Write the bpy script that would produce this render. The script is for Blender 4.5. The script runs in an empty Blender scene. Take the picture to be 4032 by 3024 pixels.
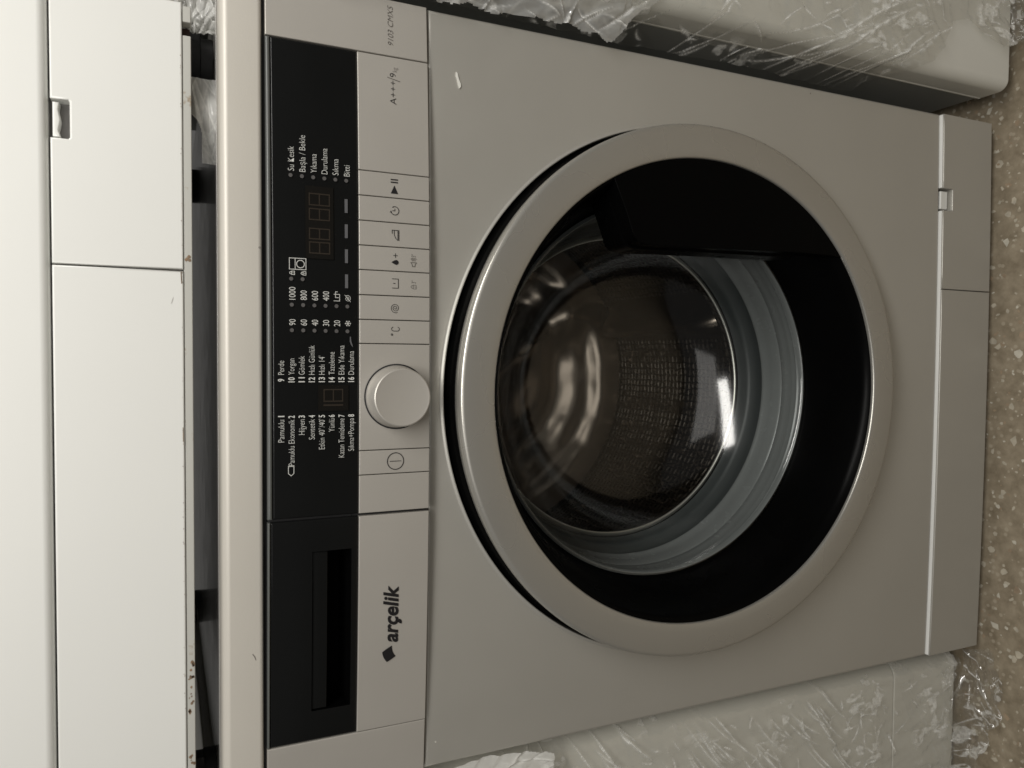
import bpy, bmesh, math, random
import numpy as np
from mathutils import Matrix, Vector
random.seed(7); rng = np.random.default_rng(11)
S = bpy.context.scene
PI = math.pi

# ------------------------------------------------------------------ camera
cam = bpy.data.cameras.new('camera'); co = bpy.data.objects.new('camera', cam)
S.collection.objects.link(co)
ix = Vector((0.00773774, -0.4134553, -0.91049154)); iu = Vector((0.99936705, 0.0348134, -0.00731576)); iz = Vector((0.03472205, -0.90985864, 0.41346298))
m = Matrix.Identity(4)
for r in range(3):
    m[r][0] = ix[r]; m[r][1] = iu[r]; m[r][2] = iz[r]
m.translation = Vector((0.03005376, -0.57194554, 0.8690399))
co.matrix_world = m
cam.sensor_width = 36; cam.lens = 3000 / 4032 * 36
cam.clip_start = 0.02; cam.clip_end = 60
cam.dof.use_dof = True; cam.dof.focus_distance = 0.64; cam.dof.aperture_fstop = 13.0
S.camera = co

# ------------------------------------------------------------------ world and lamps
W = bpy.data.worlds.new('World'); S.world = W; W.use_nodes = True
bg = W.node_tree.nodes['Background']; bg.inputs[0].default_value = (1.0, 0.97, 0.92, 1); bg.inputs[1].default_value = 0.075
def area(name, loc, target, sx, sy, power, col):
    l = bpy.data.lights.new(name, 'AREA'); l.shape = 'RECTANGLE'; l.size = sx; l.size_y = sy; l.energy = power; l.color = col
    o = bpy.data.objects.new(name, l); S.collection.objects.link(o); o.location = loc
    o.rotation_euler = (Vector(target) - Vector(loc)).to_track_quat('-Z', 'Y').to_euler(); return o
area('unseen_overhead_lamp', (0.40, -0.80, 1.56), (0.1, -0.0, 0.95), 1.2, 0.24, 12.0, (1.0, 0.975, 0.925))  # unseen key light, hung low and near to steepen the falloff downwards
area('unseen_overhead_lamp', (0.2, -2.4, 1.9), (0.0, 0.0, 0.9), 2.6, 1.3, 10, (1.0, 0.975, 0.93))  # unseen broad light from above, set further back
vs = S.view_settings; vs.view_transform = 'Standard'; vs.look = 'None'; vs.exposure = 0.33; vs.gamma = 1.0; vs.use_curve_mapping = False
S.cycles.transparent_max_bounces = 24

# ------------------------------------------------------------------ materials
def newmat(name):
    mt = bpy.data.materials.new(name); mt.use_nodes = True
    nt = mt.node_tree; return mt, nt, nt.nodes['Principled BSDF']
def N(nt, typ, **kw):
    n = nt.nodes.new(typ)
    for k, v in kw.items(): setattr(n, k, v)
    return n
def mat(name, col, rough=0.5, metal=0.0, spec=0.5, var=0.04, vscale=6.0, bump=0.0, bscale=400.0, coat=0.0, rvar=0.05):
    mt, nt, b = newmat(name); L = nt.links
    tc = N(nt, 'ShaderNodeTexCoord')
    n1 = N(nt, 'ShaderNodeTexNoise'); n1.inputs['Scale'].default_value = vscale; n1.inputs['Detail'].default_value = 5
    L.new(tc.outputs['Object'], n1.inputs['Vector'])
    mr = N(nt, 'ShaderNodeMapRange'); mr.inputs['To Min'].default_value = 1 - var; mr.inputs['To Max'].default_value = 1 + var
    mr.inputs['From Min'].default_value = 0.3; mr.inputs['From Max'].default_value = 0.7
    L.new(n1.outputs['Fac'], mr.inputs['Value'])
    vm = N(nt, 'ShaderNodeVectorMath', operation='SCALE'); vm.inputs[0].default_value = col
    L.new(mr.outputs[0], vm.inputs['Scale']); L.new(vm.outputs[0], b.inputs['Base Color'])
    rr = N(nt, 'ShaderNodeMapRange'); rr.inputs['To Min'].default_value = max(0.01, rough - rvar); rr.inputs['To Max'].default_value = rough + rvar
    n2 = N(nt, 'ShaderNodeTexNoise'); n2.inputs['Scale'].default_value = vscale * 4; L.new(tc.outputs['Object'], n2.inputs['Vector'])
    L.new(n2.outputs['Fac'], rr.inputs['Value']); L.new(rr.outputs[0], b.inputs['Roughness'])
    b.inputs['Metallic'].default_value = metal; b.inputs['Specular IOR Level'].default_value = spec; b.inputs['Coat Weight'].default_value = coat
    if bump:
        n3 = N(nt, 'ShaderNodeTexNoise'); n3.inputs['Scale'].default_value = bscale; n3.inputs['Detail'].default_value = 3
        L.new(tc.outputs['Object'], n3.inputs['Vector'])
        bp = N(nt, 'ShaderNodeBump'); bp.inputs['Strength'].default_value = bump; bp.inputs['Distance'].default_value = 0.0004
        L.new(n3.outputs['Fac'], bp.inputs['Height']); L.new(bp.outputs[0], b.inputs['Normal'])
    return mt

M = {}
M['steel'] = mat('silver_steel_paint', (0.475, 0.46, 0.42), 0.37, 0.45, 0.5, 0.04, 5, 0.10, 900)
M['silver'] = mat('silver_plastic', (0.475, 0.45, 0.41), 0.38, 0.35, 0.5, 0.02, 5, 0.08, 900)
M['ring'] = mat('silver_ring', (0.43, 0.415, 0.378), 0.28, 0.6, 0.5, 0.02, 5, 0.05, 900)
M['worktop'] = mat('silver_worktop', (0.56, 0.53, 0.475), 0.45, 0.15, 0.5, 0.02, 5, 0.12, 700)
M['white'] = mat('white_enamel', (0.735, 0.735, 0.705), 0.32, 0.0, 0.5, 0.015, 3, 0.05, 120)
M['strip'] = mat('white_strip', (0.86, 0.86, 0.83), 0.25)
M['gloss_black'] = mat('gloss_black', (0.0065, 0.0068, 0.0068), 0.13, 0.0, 0.32, 0.1, 8, 0.0)
M['door_black'] = mat('door_black', (0.0018, 0.0018, 0.0018), 0.28, 0.0, 0.04, 0.1, 8, 0.0)
M['handle'] = mat('handle_black', (0.0018, 0.0018, 0.0018), 0.24, 0.0, 0.035, 0.1, 8, 0.0)
M['black_plastic'] = mat('black_plastic', (0.015, 0.015, 0.016), 0.45, 0.0, 0.5, 0.15, 30, 0.2, 500)
M['lid'] = mat('glossy_lid', (0.36, 0.35, 0.33), 0.13, 0.0, 0.6, 0.04, 10)
M['foot'] = mat('foot_rubber', (0.02, 0.02, 0.021), 0.6, 0.0, 0.5, 0.3, 60, 0.5, 300)
M['lit_bevel'] = mat('lit_bevel_grey', (0.10, 0.105, 0.10), 0.3)  # up-facing bevel of the black glass, its lit tone put into the grey
M['dark'] = mat('dark_inside', (0.03, 0.03, 0.03), 0.6)
M['slot_shade'] = mat('dark_slot', (0.04, 0.02, 0.015), 0.7)
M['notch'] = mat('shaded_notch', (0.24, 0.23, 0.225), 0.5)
M['zinc'] = mat('galvanised_steel', (0.25, 0.25, 0.24), 0.35, 0.8, 0.5, 0.2, 20, 0.2, 200)
M['print_white'] = mat('white_print', (0.56, 0.56, 0.53), 0.5, var=0.0)
M['print_dark'] = mat('dark_print', (0.007, 0.006, 0.007), 0.5, var=0.0)
M['print_grey'] = mat('grey_print', (0.10, 0.09, 0.08), 0.5, var=0.0)
M['print_faint'] = mat('faint_print', (0.17, 0.155, 0.14), 0.5, var=0.0)
M['led_off'] = mat('unlit_indicator', (0.085, 0.08, 0.078), 0.5, var=0.1, vscale=200)
M['segment'] = mat('unlit_segment', (0.026, 0.020, 0.0145), 0.3, var=0.0)
M['dash'] = mat('grey_dash', (0.10, 0.10, 0.105), 0.5, var=0.05)
M['window'] = mat('display_window', (0.0085, 0.0078, 0.0068), 0.15, spec=0.35, var=0.0)
M['rubber'] = mat('grey_rubber', (0.19, 0.196, 0.193), 0.26, 0.0, 0.5, 0.05, 20, 0.15, 150)
M['rubber_shaded'] = mat('shaded_rubber', (0.05, 0.055, 0.055), 0.45, 0.0, 0.5, 0.05, 20)  # same seal rubber, darkened to paint the shade of the deep fold
M['inner_frame'] = mat('inner_frame', (0.12, 0.12, 0.12), 0.4)
M['neighbour'] = mat('grey_white_enamel', (0.64, 0.628, 0.572), 0.35, 0.0, 0.5, 0.02, 4, 0.05, 120)
M['neighbour_shaded'] = mat('shaded_side_grey', (0.28, 0.285, 0.27), 0.45, 0.2, 0.5, 0.06, 10)  # cabinet side in the gap, its shade painted into the colour

# dirty lower edge of the white machine
def rust_mat():
    mt, nt, b = newmat('white_enamel_rust'); L = nt.links
    tc = N(nt, 'ShaderNodeTexCoord'); n = N(nt, 'ShaderNodeTexNoise'); n.inputs['Scale'].default_value = 26; n.inputs['Detail'].default_value = 8; n.inputs['Roughness'].default_value = 0.7
    L.new(tc.outputs['Object'], n.inputs['Vector'])
    cr = N(nt, 'ShaderNodeValToRGB'); e = cr.color_ramp.elements
    e[0].position = 0.60; e[0].color = (0.46, 0.455, 0.42, 1); e[1].position = 0.70; e[1].color = (0.10, 0.045, 0.018, 1)
    x = cr.color_ramp.elements.new(0.64); x.color = (0.30, 0.24, 0.17, 1)
    L.new(n.outputs['Fac'], cr.inputs['Fac']); L.new(cr.outputs[0], b.inputs['Base Color']); b.inputs['Roughness'].default_value = 0.5
    return mt
M['rusty'] = rust_mat()

def drum_mat(name, hexs, bump, rough=0.22, dist=0.003):
    mt, nt, b = newmat(name); L = nt.links
    b.inputs['Metallic'].default_value = 1.0; b.inputs['Roughness'].default_value = rough; b.inputs['Base Color'].default_value = (0.52, 0.47, 0.42, 1)
    tc = N(nt, 'ShaderNodeTexCoord'); v = N(nt, 'ShaderNodeTexVoronoi'); v.feature = 'DISTANCE_TO_EDGE'; v.inputs['Scale'].default_value = hexs; v.inputs['Randomness'].default_value = 0.35
    L.new(tc.outputs['Object'], v.inputs['Vector'])
    mr = N(nt, 'ShaderNodeMapRange'); mr.inputs['From Max'].default_value = 0.22; L.new(v.outputs['Distance'], mr.inputs['Value'])
    bp = N(nt, 'ShaderNodeBump'); bp.inputs['Strength'].default_value = bump; bp.inputs['Distance'].default_value = dist
    L.new(mr.outputs[0], bp.inputs['Height']); L.new(bp.outputs[0], b.inputs['Normal'])
    v2 = N(nt, 'ShaderNodeTexVoronoi'); v2.inputs['Scale'].default_value = hexs; v2.inputs['Randomness'].default_value = 0.35; L.new(tc.outputs['Object'], v2.inputs['Vector'])
    ms = N(nt, 'ShaderNodeMapRange'); ms.inputs['From Min'].default_value = 0.18; ms.inputs['From Max'].default_value = 0.24; L.new(v2.outputs['Distance'], ms.inputs['Value'])
    mx = N(nt, 'ShaderNodeMix'); mx.data_type = 'RGBA'; mx.inputs[6].default_value = (0.02, 0.018, 0.015, 1); mx.inputs[7].default_value = (0.15, 0.13, 0.11, 1)
    L.new(ms.outputs[0], mx.inputs[0]); L.new(mx.outputs[2], b.inputs['Base Color'])
    return mt
M['drum'] = drum_mat('perforated_drum_steel', 110, 0.7, 0.36, 0.003)
mt, nt, b = newmat('polished_drum_steel'); b.inputs['Metallic'].default_value = 1; b.inputs['Roughness'].default_value = 0.27; b.inputs['Base Color'].default_value = (0.46, 0.385, 0.32, 1)
tc = N(nt, 'ShaderNodeTexCoord'); n = N(nt, 'ShaderNodeTexNoise'); n.inputs['Scale'].default_value = 9; nt.links.new(tc.outputs['Object'], n.inputs['Vector'])
bp = N(nt, 'ShaderNodeBump'); bp.inputs['Strength'].default_value = 0.7; bp.inputs['Distance'].default_value = 0.02; nt.links.new(n.outputs['Fac'], bp.inputs['Height']); nt.links.new(bp.outputs[0], b.inputs['Normal'])
M['drum_back'] = mt

def schlick(nt, boost, bp=None, f0=0.075):
    lw = N(nt, 'ShaderNodeLayerWeight'); lw.inputs['Blend'].default_value = 0.5
    if bp: nt.links.new(bp.outputs[0], lw.inputs['Normal'])
    pw = N(nt, 'ShaderNodeMath', operation='POWER'); pw.inputs[1].default_value = 5; nt.links.new(lw.outputs['Facing'], pw.inputs[0])
    mr = N(nt, 'ShaderNodeMapRange'); mr.inputs['To Min'].default_value = f0 * boost; mr.inputs['To Max'].default_value = min(1, boost); nt.links.new(pw.outputs[0], mr.inputs['Value'])
    return mr
def glass_mat(name, tint, spec_rough, boost=1.0, ior=1.5):
    mt = bpy.data.materials.new(name); mt.use_nodes = True; nt = mt.node_tree; L = nt.links
    nt.nodes.remove(nt.nodes['Principled BSDF']); out = nt.nodes['Material Output']
    tr = N(nt, 'ShaderNodeBsdfTransparent'); tr.inputs[0].default_value = tint
    gl = N(nt, 'ShaderNodeBsdfGlossy'); gl.inputs['Roughness'].default_value = spec_rough
    ml = schlick(nt, boost); mx = N(nt, 'ShaderNodeMixShader'); L.new(ml.outputs[0], mx.inputs[0]); L.new(tr.outputs[0], mx.inputs[1]); L.new(gl.outputs[0], mx.inputs[2])
    L.new(mx.outputs[0], out.inputs['Surface']); return mt
M['glass'] = glass_mat('clear_door_glass', (0.86, 0.88, 0.875, 1), 0.11)

def film_mat(name, base=0.025, crease_glint=0.88, rough=0.10, boost=2.0, col=(0.95, 0.945, 0.91, 1)):
    mt = bpy.data.materials.new(name); mt.use_nodes = True; nt = mt.node_tree; L = nt.links
    nt.nodes.remove(nt.nodes['Principled BSDF']); out = nt.nodes['Material Output']
    tc = N(nt, 'ShaderNodeTexCoord')
    n = N(nt, 'ShaderNodeTexNoise'); n.inputs['Scale'].default_value = 90; n.inputs['Detail'].default_value = 4; L.new(tc.outputs['Object'], n.inputs['Vector'])
    bp = N(nt, 'ShaderNodeBump'); bp.inputs['Strength'].default_value = 0.12; bp.inputs['Distance'].default_value = 0.003; L.new(n.outputs['Fac'], bp.inputs['Height'])
    tr = N(nt, 'ShaderNodeBsdfTransparent'); tr.inputs[0].default_value = (0.97, 0.97, 0.96, 1)
    gl = N(nt, 'ShaderNodeBsdfGlossy'); gl.inputs['Roughness'].default_value = rough; L.new(bp.outputs[0], gl.inputs['Normal'])
    ml = schlick(nt, boost, bp)
    m1 = N(nt, 'ShaderNodeMixShader'); L.new(ml.outputs[0], m1.inputs[0]); L.new(tr.outputs[0], m1.inputs[1]); L.new(gl.outputs[0], m1.inputs[2])
    df = N(nt, 'ShaderNodeBsdfDiffuse'); df.inputs[0].default_value = col; tl = N(nt, 'ShaderNodeBsdfTranslucent'); tl.inputs[0].default_value = col
    ad = N(nt, 'ShaderNodeMixShader'); ad.inputs[0].default_value = 0.35; L.new(df.outputs[0], ad.inputs[1]); L.new(tl.outputs[0], ad.inputs[2])
    at = N(nt, 'ShaderNodeAttribute'); at.attribute_name = 'crease_glint'
    n2 = N(nt, 'ShaderNodeTexNoise'); n2.inputs['Scale'].default_value = 300; n2.inputs['Detail'].default_value = 4; L.new(tc.outputs['Object'], n2.inputs['Vector'])
    mm = N(nt, 'ShaderNodeMath', operation='MULTIPLY'); L.new(at.outputs['Fac'], mm.inputs[0]); L.new(n2.outputs['Fac'], mm.inputs[1])
    mr = N(nt, 'ShaderNodeMapRange'); mr.inputs['From Max'].default_value = 0.38; mr.inputs['To Min'].default_value = base; mr.inputs['To Max'].default_value = crease_glint; L.new(mm.outputs[0], mr.inputs['Value'])  # whitened creases plus painted glints, mixed in as diffuse white
    m2 = N(nt, 'ShaderNodeMixShader'); L.new(mr.outputs[0], m2.inputs[0]); L.new(m1.outputs[0], m2.inputs[1]); L.new(ad.outputs[0], m2.inputs[2])
    L.new(m2.outputs[0], out.inputs['Surface']); return mt
M['film'] = film_mat('crumpled_clear_film')
M['film_milky'] = film_mat('milky_film', 0.62, 0.95, 0.12, 1.8)
M['film_dense'] = film_mat('dense_film', 0.34, 0.95, 0.10, 2.4)

def floor_mat():
    mt, nt, b = newmat('terrazzo_ground'); L = nt.links; tc = N(nt, 'ShaderNodeTexCoord')
    n = N(nt, 'ShaderNodeTexNoise'); n.inputs['Scale'].default_value = 55; n.inputs['Detail'].default_value = 9; n.inputs['Roughness'].default_value = 0.65; L.new(tc.outputs['Object'], n.inputs['Vector'])
    cr = N(nt, 'ShaderNodeValToRGB'); e = cr.color_ramp.elements; e[0].position = 0.33; e[0].color = (0.205, 0.165, 0.11, 1); e[1].position = 0.68; e[1].color = (0.37, 0.31, 0.225, 1)
    L.new(n.outputs['Fac'], cr.inputs['Fac'])
    v = N(nt, 'ShaderNodeTexVoronoi'); v.inputs['Scale'].default_value = 150; L.new(tc.outputs['Object'], v.inputs['Vector'])
    sx = N(nt, 'ShaderNodeSeparateColor'); L.new(v.outputs['Color'], sx.inputs[0])
    gt = N(nt, 'ShaderNodeMath', operation='GREATER_THAN'); gt.inputs[1].default_value = 0.72; L.new(sx.outputs[0], gt.inputs[0])
    lt = N(nt, 'ShaderNodeMath', operation='LESS_THAN'); lt.inputs[1].default_value = 0.33; L.new(v.outputs['Distance'], lt.inputs[0])
    mu = N(nt, 'ShaderNodeMath', operation='MULTIPLY'); L.new(gt.outputs[0], mu.inputs[0]); L.new(lt.outputs[0], mu.inputs[1])
    m3 = N(nt, 'ShaderNodeMath', operation='MULTIPLY'); m3.inputs[1].default_value = 0.6; L.new(mu.outputs[0], m3.inputs[0])
    mx = N(nt, 'ShaderNodeMix'); mx.data_type = 'RGBA'; mx.inputs[7].default_value = (0.44, 0.38, 0.29, 1); L.new(m3.outputs[0], mx.inputs[0]); L.new(cr.outputs[0], mx.inputs[6])
    L.new(mx.outputs[2], b.inputs['Base Color']); b.inputs['Roughness'].default_value = 0.5; return mt
M['floor'] = floor_mat()
M['chip_cream'] = mat('cream_chip', (0.48, 0.43, 0.34), 0.45, var=0.2, vscale=90)
M['chip_white'] = mat('pale_chip', (0.58, 0.54, 0.45), 0.4, var=0.15, vscale=90)
M['chip_tan'] = mat('tan_chip', (0.33, 0.25, 0.17), 0.45, var=0.2, vscale=90)

# ------------------------------------------------------------------ helpers
def link(name, me, m, parent=None, smooth=True, angle=35):
    if m is not None and not me.materials: me.materials.append(m)
    if smooth and len(me.polygons):
        me.polygons.foreach_set('use_smooth', [True] * len(me.polygons)); me.set_sharp_from_angle(angle=math.radians(angle))
    o = bpy.data.objects.new(name, me); S.collection.objects.link(o)
    if parent is not None: o.parent = parent
    return o
def thing(name, label, cat, loc=(0, 0, 0), group=None):
    o = bpy.data.objects.new(name, None); S.collection.objects.link(o); o.empty_display_size = 0.05
    o['label'] = label; o['category'] = cat
    if group: o['group'] = group
    return o
def tag(o, label, cat, group=None):
    o['label'] = label; o['category'] = cat
    if group: o['group'] = group
    return o
def box(x0, x1, y0, y1, z0, z1, bev=0.0, seg=3, cuts=0):
    bm = bmesh.new(); n = max(1, cuts + 1)
    bmesh.ops.create_cube(bm, size=1)
    bmesh.ops.transform(bm, matrix=Matrix.Translation(((x0+x1)/2, (y0+y1)/2, (z0+z1)/2)) @ Matrix.Diagonal((x1-x0, y1-y0, z1-z0, 1)), verts=bm.verts)
    if bev: bmesh.ops.bevel(bm, geom=bm.edges[:], offset=bev, segments=seg, profile=0.5, affect='EDGES')
    for k in range(1, n):
        xc = x0 + (x1 - x0) * k / n
        bmesh.ops.bisect_plane(bm, geom=bm.verts[:] + bm.edges[:] + bm.faces[:], plane_co=(xc, 0, 0), plane_no=(1, 0, 0))
    me = bpy.data.meshes.new('m'); bm.to_mesh(me); bm.free(); return me
def wn(o):
    md = o.modifiers.new('wn', 'WEIGHTED_NORMAL'); md.keep_sharp = True; md.weight = 100; return o
def addbox(name, parent, m, *a, **k):
    warp = k.pop('warp', None); me = box(*a, **k)
    if warp:
        for v in me.vertices: v.co.y += warp(v.co.x)
    return wn(link(name, me, m, parent, angle=60))
def prism(pts, y0, y1, bev=0.0, seg=3, cuts=0):
    """polygon in x,z extruded from y0 (front) to y1"""
    bm = bmesh.new(); f = [bm.verts.new((x, y0, z)) for x, z in pts]; bk = [bm.verts.new((x, y1, z)) for x, z in pts]
    n = len(pts); ff = bm.faces.new(f); bm.faces.new(bk[::-1])
    for i in range(n): bm.faces.new((f[i], bk[i], bk[(i+1) % n], f[(i+1) % n]))
    bmesh.ops.recalc_face_normals(bm, faces=bm.faces[:])
    if bev:
        es = [e for e in bm.edges if all(abs(v.co.y - y0) < 1e-7 for v in e.verts)]
        bmesh.ops.bevel(bm, geom=es, offset=bev, segments=seg, profile=0.5, affect='EDGES')
    if cuts:
        xs = [p[0] for p in pts]
        for k in range(1, cuts + 1):
            bmesh.ops.bisect_plane(bm, geom=bm.verts[:] + bm.edges[:] + bm.faces[:], plane_co=(min(xs) + (max(xs)-min(xs)) * k / (cuts+1), 0, 0), plane_no=(1, 0, 0))
    me = bpy.data.meshes.new('m'); bm.to_mesh(me); bm.free(); return me
def lathe(prof, cx, cz, n=160, closed=False, cap=False, axis='y', arc=None):
    """prof = [(r, y)] revolved about the axis through (cx, cz) along y (or z if axis is 'z': prof = [(r, z)], centre (cx, cy))"""
    vs_, fs = [], []; k = len(prof)
    for i in range(n):
        a = 2 * PI * i / n
        for r, y in prof:
            vs_.append((cx + r * math.cos(a), y, cz + r * math.sin(a)) if axis == 'y' else (cx + r * math.cos(a), cz + r * math.sin(a), y))
    for i in range(n):
        j = (i + 1) % n
        for q in range(k - 1 + (1 if closed else 0)):
            q2 = (q + 1) % k
            fs.append((i*k + q, i*k + q2, j*k + q2, j*k + q))
    if cap:
        fs.append([i*k + k - 1 for i in range(n)])
    me = bpy.data.meshes.new('m'); me.from_pydata(vs_, [], fs); 
    bm = bmesh.new(); bm.from_mesh(me); bmesh.ops.remove_doubles(bm, verts=bm.verts[:], dist=1e-6); bmesh.ops.recalc_face_normals(bm, faces=bm.faces[:]); bm.to_mesh(me); bm.free()
    return me
def arc_pts(cx, cz, r, a0, a1, n):
    return [(cx + r * math.cos(math.radians(a0 + (a1 - a0) * i / n)), cz + r * math.sin(math.radians(a0 + (a1 - a0) * i / n))) for i in range(n + 1)]

# bow of the fronts
def bow(x): return -0.0032 * (1 - (x / 0.2985) ** 2)
def Yf(x): return -(0.002 + 0.011 * (1 - (x / 0.2985) ** 2))
HW = 0.2985

# flat print laid on the curved control panel
PR = 0.0004
def flat(name, polys, m, parent, off=PR, surf=Yf):
    vs_, fs = [], []
    for pl in polys:
        b0 = len(vs_); vs_ += [(x, surf(x) - off, z) for x, z in pl]; fs.append(list(range(b0, b0 + len(pl))))
    me = bpy.data.meshes.new('m'); me.from_pydata(vs_, [], fs)
    bm = bmesh.new(); bm.from_mesh(me); bmesh.ops.recalc_face_normals(bm, faces=bm.faces[:])
    for f in bm.faces:
        if f.normal.y > 0: f.normal_flip()
    bm.to_mesh(me); bm.free()
    return link(name, me, m, parent, smooth=False)
def stroke(pts, w, closed=False):
    out = []; P = [Vector(p) for p in pts]; n = len(P)
    def off(i):
        a = P[(i-1) % n] if (closed or i > 0) else None; c = P[(i+1) % n] if (closed or i < n-1) else None
        d1 = (P[i] - a).normalized() if a is not None else None; d2 = (c - P[i]).normalized() if c is not None else None
        if d1 is None: d1 = d2
        if d2 is None: d2 = d1
        n1 = Vector((-d1.y, d1.x)); n2 = Vector((-d2.y, d2.x)); mm = (n1 + n2)
        if mm.length < 1e-6: mm = n1
        mm.normalize(); s = 1 / max(0.4, mm.dot(n1)); return mm * (w/2) * s
    offs = [off(i) for i in range(n)]
    for i in range(n if closed else n - 1):
        j = (i + 1) % n
        out.append([tuple(P[i] + offs[i]), tuple(P[j] + offs[j]), tuple(P[j] - offs[j]), tuple(P[i] - offs[i])])
    return out
def circ(cx, cz, r, n=24, a0=0, a1=360): return [(cx + r*math.cos(math.radians(a0 + (a1-a0)*i/n)), cz + r*math.sin(math.radians(a0 + (a1-a0)*i/n))) for i in range(n + (0 if abs(a1-a0) == 360 else 1))]
def rect(x0, x1, z0, z1): return [(x0, z0), (x1, z0), (x1, z1), (x0, z1)]
_cap = {}
def text(s, x0, x1, z, cap, m, parent, name='lettering', bold=0.0, shear=0.0, off=PR, surf=Yf):
    cu = bpy.data.curves.new('t', 'FONT'); cu.body = s; cu.offset = bold; cu.shear = shear; cu.resolution_u = 3
    o = bpy.data.objects.new('t', cu); S.collection.objects.link(o)
    dg = bpy.context.evaluated_depsgraph_get(); me = bpy.data.meshes.new_from_object(o.evaluated_get(dg))
    bpy.data.objects.remove(o); n = len(me.vertices); a = np.empty(n*3); me.vertices.foreach_get('co', a); a = a.reshape(-1, 3)
    sz = cap / 0.682; sx = (x1 - x0) / (a[:, 0].max() - a[:, 0].min()); X = x0 + (a[:, 0] - a[:, 0].min()) * sx; Z = z + a[:, 1] * sz
    Y = np.array([surf(x) for x in X]) - off
    me.vertices.foreach_set('co', np.stack([X, Y, Z], 1).ravel()); me.materials.clear(); me.update()
    for p in me.polygons:
        if p.normal.y > 0: me.flip_normals(); break
    return link(name, me, m, parent, smooth=False)

# ------------------------------------------------------------------ ground
me = bpy.data.meshes.new('m'); me.from_pydata([(-4, -5, 0), (4, -5, 0), (4, 3, 0), (-4, 3, 0)], [], [(0, 1, 2, 3)])
ground = link('floor', me, M['floor'], smooth=False); ground['kind'] = 'structure'
vs_, fs, mi = [], [], []
def chip(cx, cy, r, h):
    k = random.randint(4, 7); a0 = random.random() * 6.28; asp = random.uniform(0.5, 1.0); rot = random.random() * 3.14; b0 = len(vs_)
    for i in range(k):
        a = a0 + 2*PI*(i + random.uniform(-.33, .33)) / k; rr = r * random.uniform(.65, 1.1)
        x, y = rr*math.cos(a), rr*math.sin(a)*asp; vs_.append((cx + x*math.cos(rot) - y*math.sin(rot), cy + x*math.sin(rot) + y*math.cos(rot), h))
    fs.append(list(range(b0, b0 + k))); mi.append(random.choices([0, 1, 2], [5, 2, 3])[0])
for i in range(8200):
    chip(random.uniform(-.75, .75), random.uniform(-.45, .22), min(0.0062, random.lognormvariate(math.log(0.0021), .5)), 0.00012 + 0.00001 * (i % 40))
me = bpy.data.meshes.new('m'); me.from_pydata(vs_, [], fs)
for k in ('chip_cream', 'chip_white', 'chip_tan'): me.materials.append(M[k])
me.polygons.foreach_set('material_index', mi)
ch = link('terrazzo_chips', me, None, ground, smooth=False); ch['kind'] = 'stuff'

# ------------------------------------------------------------------ main washing machine
wm = thing('washing_machine', 'silver front loading washing machine with round glass door and black display panel', 'washing machine')
CX, CZ = 0.0, 0.4318
def panel_with_hole(x0, x1, z0, z1, r, cx, cz, y):
    angs = sorted(set([2*PI*i/192 for i in range(192)] + [math.atan2(z - cz, x - cx) % (2*PI) for x in (x0, x1) for z in (z0, z1)]))
    def outer(a, ins):
        c, s = math.cos(a), math.sin(a); t = 1e9
        if c > 1e-9: t = min(t, (x1-ins-cx)/c)
        if c < -1e-9: t = min(t, (x0+ins-cx)/c)
        if s > 1e-9: t = min(t, (z1-ins-cz)/s)
        if s < -1e-9: t = min(t, (z0+ins-cz)/s)
        return cx + t*c, cz + t*s
    rings = []
    for rr, yy in ((r - 0.001, 0.02), (r - 0.0006, 0.0005), (r - 0.0002, -0.0006), (r + 0.0004, -0.0010), (r + 0.0011, -0.0009), (r + 0.0022, -0.0002), (r + 0.003, 0.0)):
        rings.append([(cx + rr*math.cos(a), y + yy, cz + rr*math.sin(a)) for a in angs])
    for t in (0.15, .3, .5, .7, .85):
        R = []
        for a in angs:
            ox, oz = outer(a, 0.003); ixx, izz = cx + (r+0.003)*math.cos(a), cz + (r+0.003)*math.sin(a)
            R.append((ixx + (ox-ixx)*t, y, izz + (oz-izz)*t))
        rings.append(R)
    for ins, yy in ((0.003, 0), (0.0015, 0.0004), (0.0004, 0.0014), (0, 0.003), (0, 0.02)):
        rings.append([(outer(a, ins)[0], y + yy, outer(a, ins)[1]) for a in angs])
    vs_ = [v for R in rings for v in R]; n = len(angs); fs = []
    for k in range(len(rings) - 1):
        for i in range(n):
            j = (i + 1) % n; fs.append((k*n+i, k*n+j, (k+1)*n+j, (k+1)*n+i))
    me = bpy.data.meshes.new('m'); me.from_pydata(vs_, [], fs)
    for v in me.vertices: v.co.y += bow(v.co.x)
    bm = bmesh.new(); bm.from_mesh(me)
    for f in bm.faces: f.normal_update()
    if sum(f.normal.y * f.calc_area() for f in bm.faces) > 0: bmesh.ops.reverse_faces(bm, faces=bm.faces[:])
    bm.to_mesh(me); bm.free(); return me
wn(link('front_panel', panel_with_hole(-HW, HW, 0.0995, 0.6833, 0.2383, CX, CZ, 0.0), M['steel'], wm, angle=80))
# cabinet behind the front: sides and back
cab = bmesh.new()
def bmbox(bm, x0, x1, y0, y1, z0, z1):
    r = bmesh.ops.create_cube(bm, size=1); bmesh.ops.transform(bm, matrix=Matrix.Translation(((x0+x1)/2, (y0+y1)/2, (z0+z1)/2)) @ Matrix.Diagonal((x1-x0, y1-y0, z1-z0, 1)), verts=r['verts'])
bmbox(cab, -HW + .0004, -HW + .003, 0.0205, 0.55, 0.02, 0.805); bmbox(cab, HW - .003, HW - .0004, 0.0205, 0.55, 0.02, 0.805); bmbox(cab, -HW + .0035, HW - .0035, 0.545, 0.549, 0.02, 0.805)
me = bpy.data.meshes.new('m'); cab.to_mesh(me); cab.free(); link('cabinet', me, M['steel'], wm, smooth=False)
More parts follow.
